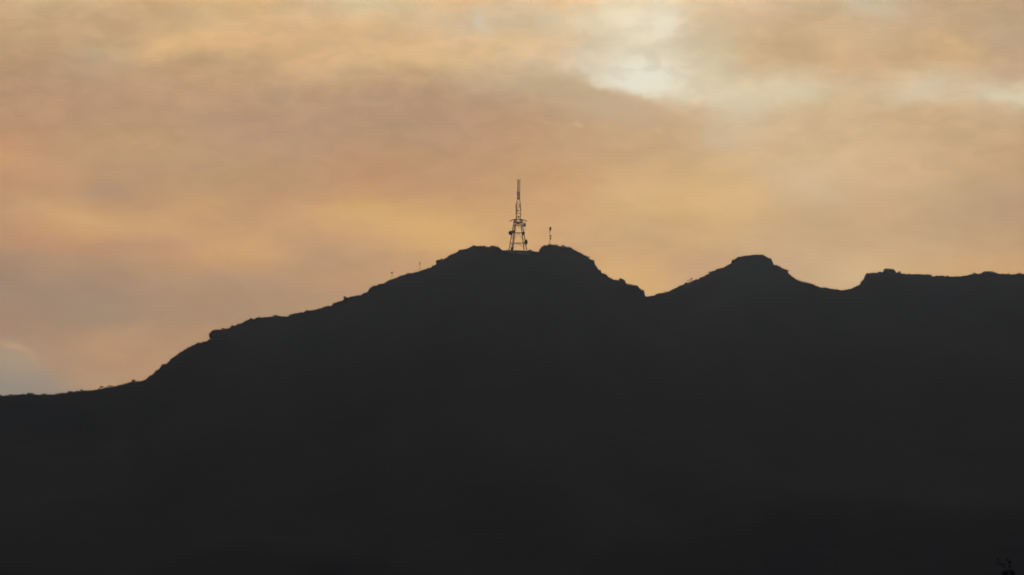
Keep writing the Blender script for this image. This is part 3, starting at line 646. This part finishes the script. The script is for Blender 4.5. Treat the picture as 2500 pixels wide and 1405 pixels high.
bm = bmesh.new(); tube(bm, P(18.8, 26), P(24.4, 26), .16); tube(bm, P(18.8, 20), P(18.8, 26.5), .14); obj('dish_hood', bm, M_STEEL, tower)
bm = bmesh.new(); tube(bm, P(8.5, 51), P(20.5, 51), .13); tube(bm, P(20, 49.8), P(20, 52.2), .12); obj('side_boom', bm, M_STEEL, tower)

# equipment cabinet at the tower's foot
bm = bmesh.new(); cb = at(1250.0, 611.5, TY - 11)
box(bm, Vector((0, 0, 0.9)), (2.0, 1.6, 2.6)); bevel(bm, .06)
box(bm, Vector((0, 0, 2.28)), (2.3, 1.9, .14))
tag(obj('equipment_cabinet', bm, M_DARK, None, cb), 'small dark equipment cabinet at the left foot of the lattice tower', 'cabinet')
# walled terrace carrying the tower
def wallseg():
    bm = bmesh.new(); xs_ = np.linspace(1206, 1297, 24); Yw = TY - 13
    top, bot = [], []
    for x in xs_:
        tz = 613.6 + 1.6 * max(0, (x - 1262) / 35.0) + .6 * max(0, (1222 - x) / 16.0)
        top.append(at(x, tz, Yw)); bot.append(at(x, 624.5 - 2.5 * abs(x - 1252) / 45, Yw))
    o0 = top[0].copy(); V_ = []
    for a, b2 in zip(top, bot):
        V_.append([bm.verts.new(v - o0) for v in (a, b2, b2 + Vector((0, 1.0, 0)), a + Vector((0, 1.0, 0)))])
    for a, b2 in zip(V_, V_[1:]):
        for i in range(4): bm.faces.new((a[i], a[(i + 1) % 4], b2[(i + 1) % 4], b2[i]))
    bm.faces.new(V_[0][::-1]); bm.faces.new(V_[-1])
    bmesh.ops.recalc_face_normals(bm, faces=list(bm.faces))
    tag(obj('retaining_wall', bm, M_CONC, None, o0), 'low faintly paler retaining wall just below the lattice tower', 'wall')
wallseg()

# ------------------------------------------------------------------ slim mast on the knoll
mb = crest(1342.3); s = mpp(mb.y)
mast = thing('antenna_mast', mb, 'slim single pole mast with antennas at its tip on the knoll', 'mast')
bm = bmesh.new(); tube(bm, (0, 0, -1.5), (.1, 0, 40 * s), .26, .19, 8); tube(bm, (.1, 0, 40 * s), (.1, 0, 46.5 * s), .07, .04); obj('pole', bm, M_STEEL, mast)
bm = bmesh.new()
for kk in range(3):
    a = math.radians(80 + 120 * kk); c = Vector((1.3 * s + 1.9 * s * math.cos(a), 1.9 * s * math.sin(a), 38.6 * s))
    box(bm, c, (1.3 * s, 1.3 * s, 7.4 * s), a)
bevel(bm, .05); hd = obj('panel_antenna', bm, M_DARK, mast)
bm = bmesh.new(); tube(bm, (.1, 0, 30 * s), (.5 * s, 0, 35.5 * s), .3, .62); tube(bm, (.5 * s, 0, 34.5 * s), (.5 * s, 0, 37 * s), .62, .62); obj('antenna_mount', bm, M_STEEL, mast)
for (h, dx, r) in ((20.5, 1.4, .62), (14.5, 1.1, .7)):
    bm = bmesh.new(); c = Vector((dx * s + .2, -.3, h * s)); tube(bm, c - Vector((.25, .3, 0)), c + Vector((.3, .3, 0)), r, r, 12); tube(bm, (0, 0, h * s), c, .1)
    obj('small_dish', bm, M_DARK, mast)
bm = bmesh.new(); tube(bm, (0, 0, 22.5 * s), (2.2 * s, 0, 18 * s), .12); obj('bracket', bm, M_STEEL, mast)

# ------------------------------------------------------------------ two thin poles on the left slope
pb = crest(957.2); s = mpp(pb.y)
pole = thing('floodlight_pole', pb, 'thin pole with a wide short head, lower one on the left slope', 'pole')
bm = bmesh.new(); tube(bm, (0, 0, -1), (-.3 * s, 0, 18.5 * s), .17, .13); obj('pole', bm, M_STEEL, pole)
bm = bmesh.new(); tube(bm, (-4 * s, 0, 17.9 * s), (2.9 * s, 0, 18.1 * s), .15); 
for dx in (-2.6, -.6, 1.6): box(bm, Vector((dx * s, -.15, 16.2 * s)), (1.25 * s, .5, 2.6 * s))
obj('head', bm, M_STEEL, pole)
pb = crest(1025.2); s = mpp(pb.y)
pole = thing('aerial_pole', pb, 'very thin pole with a small aerial near its tip, higher on the left slope', 'pole')
bm = bmesh.new(); tube(bm, (0, 0, -1), (-.8 * s, 0, 22.5 * s), .18, .13); obj('pole', bm, M_STEEL, pole)
bm = bmesh.new(); tube(bm, (-2.4 * s, 0, 21.6 * s), (1.0 * s, 0, 21.2 * s), .1); tube(bm, (.3 * s, 0, 14.5 * s), (.3 * s, 0, 21.3 * s), .17); tube(bm, (-1.6 * s, 0, 17.4 * s), (1.2 * s, 0, 17.4 * s), .08)
obj('aerial', bm, M_STEEL, pole)

# ------------------------------------------------------------------ treetop close by, bottom right
def near_tree():
    D = 300.0; s = mpp(D); rnd = random.Random(99)
    base = at(2464, HOR, D); base.z = 0.0
    e = thing('young_tree', base, 'black leafy treetop rising into the bottom right corner, closest thing', 'tree')
    def Q(px, py, d=0): return at(px, py, D) - base + Vector((0, d, 0))
    bt = bmesh.new()
    trunk = [Vector((0, 0, -.3)), Vector((.05, 0, 1.5)), Vector((-.05, .1, 3.0)), Q(2462, 1450), Q(2463, 1412)]
    for i, (a, b2) in enumerate(zip(trunk, trunk[1:])): tube(bt, a, b2, .14 - .026 * i, .115 - .026 * i, 8)
    tips = [(2452, 1400, 7.5, 6.5, 230, -.2), (2471.5, 1399, 8.0, 6.5, 260, .2), (2461, 1413, 14, 9, 300, 0), (2446, 1420, 10, 9, 200, .5), (2482, 1418, 9, 9, 200, -.4),
            (2466.2, 1372, 3.3, 2.0, 46, 0), (2465.5, 1383.4, 2.6, 2.2, 40, .1), (2458.5, 1365, 3.2, 2.4, 16, 0), (2460, 1369, 3.6, 2, 14, 0), (2463, 1374, 3, 1.6, 14, 0),
            (2436.3, 1366, 3.0, 2.2, 14, .1), (2435, 1369, 3.0, 1.6, 10, .1), (2437, 1376.5, 4.2, 2.4, 16, .1), (2447.5, 1378.5, 4, 2.6, 18, .1), (2461, 1393, 4, 4, 24, 0), (2451, 1385, 3, 3, 8, 0)]
    links = [((2463, 1412), (2466, 1384)), ((2466, 1384), (2465.5, 1372)), ((2465.5, 1374), (2459, 1364)), ((2461, 1402), (2448, 1379)), ((2448, 1379), (2437, 1375)), ((2437, 1375), (2436, 1364)),
             ((2463, 1412), (2452, 1396)), ((2463, 1412), (2472, 1395)), ((2462, 1440), (2446, 1418)), ((2462, 1440), (2483, 1416))]
    for a, b2 in links: tube(bt, Q(*a), Q(*b2), .022, .010, 5)
    bc = bmesh.new()
    for (x, y, rx, rz, n, d) in tips: leaves(bc, Q(x, y, d), rx * s, rx * s, rz * s, n, .034, rnd)
    for _ in range(26):
        z = rnd.uniform(1.6, 4.0); r = .9 * (1 - abs(z - 2.8) / 3); a = rnd.uniform(0, 6.28)
        p = Vector((r * math.cos(a), r * math.sin(a), z)); tube(bt, (0, .05, max(1.2, z - .7)), p, .03, .012, 5)
        leaves(bc, p, .34, .34, .26, 120, .045, rnd)
    obj('trunk', bt, M_BARK, e); obj('crown', bc, M_NEAR, e)
near_tree()

# ------------------------------------------------------------------ haze
bm = bmesh.new()
x0, x1, y0, y1, z0, z1 = -8100, 8100, -3100, 9600, -9.5, 460
vs = [bm.verts.new(v) for v in ((x0, y0, z0), (x1, y0, z0), (x1, y1, z0), (x0, y1, z0), (x0, y0, z1), (x1, y0, z1), (x1, y1, z1), (x0, y1, z1))]
for f in ((3, 2, 1, 0), (4, 5, 6, 7), (0, 1, 5, 4), (1, 2, 6, 5), (2, 3, 7, 6), (3, 0, 4, 7)): bm.faces.new([vs[i] for i in f])
hzm = bpy.data.materials.new('evening_air'); hzm.use_nodes = True
nt = hzm.node_tree; nt.nodes.clear()
out = nt.nodes.new('ShaderNodeOutputMaterial'); pv = nt.nodes.new('ShaderNodeVolumePrincipled')
pv.inputs['Color'].default_value = (0.665, 0.785, 1.0, 1); pv.inputs['Density'].default_value = 1.17e-5; pv.inputs['Anisotropy'].default_value = 0.80
nt.links.new(pv.outputs[0], out.inputs['Volume'])
tag(obj('haze', bm, hzm), 'thin evening haze in the air before the mountain', 'haze', None, 'stuff')
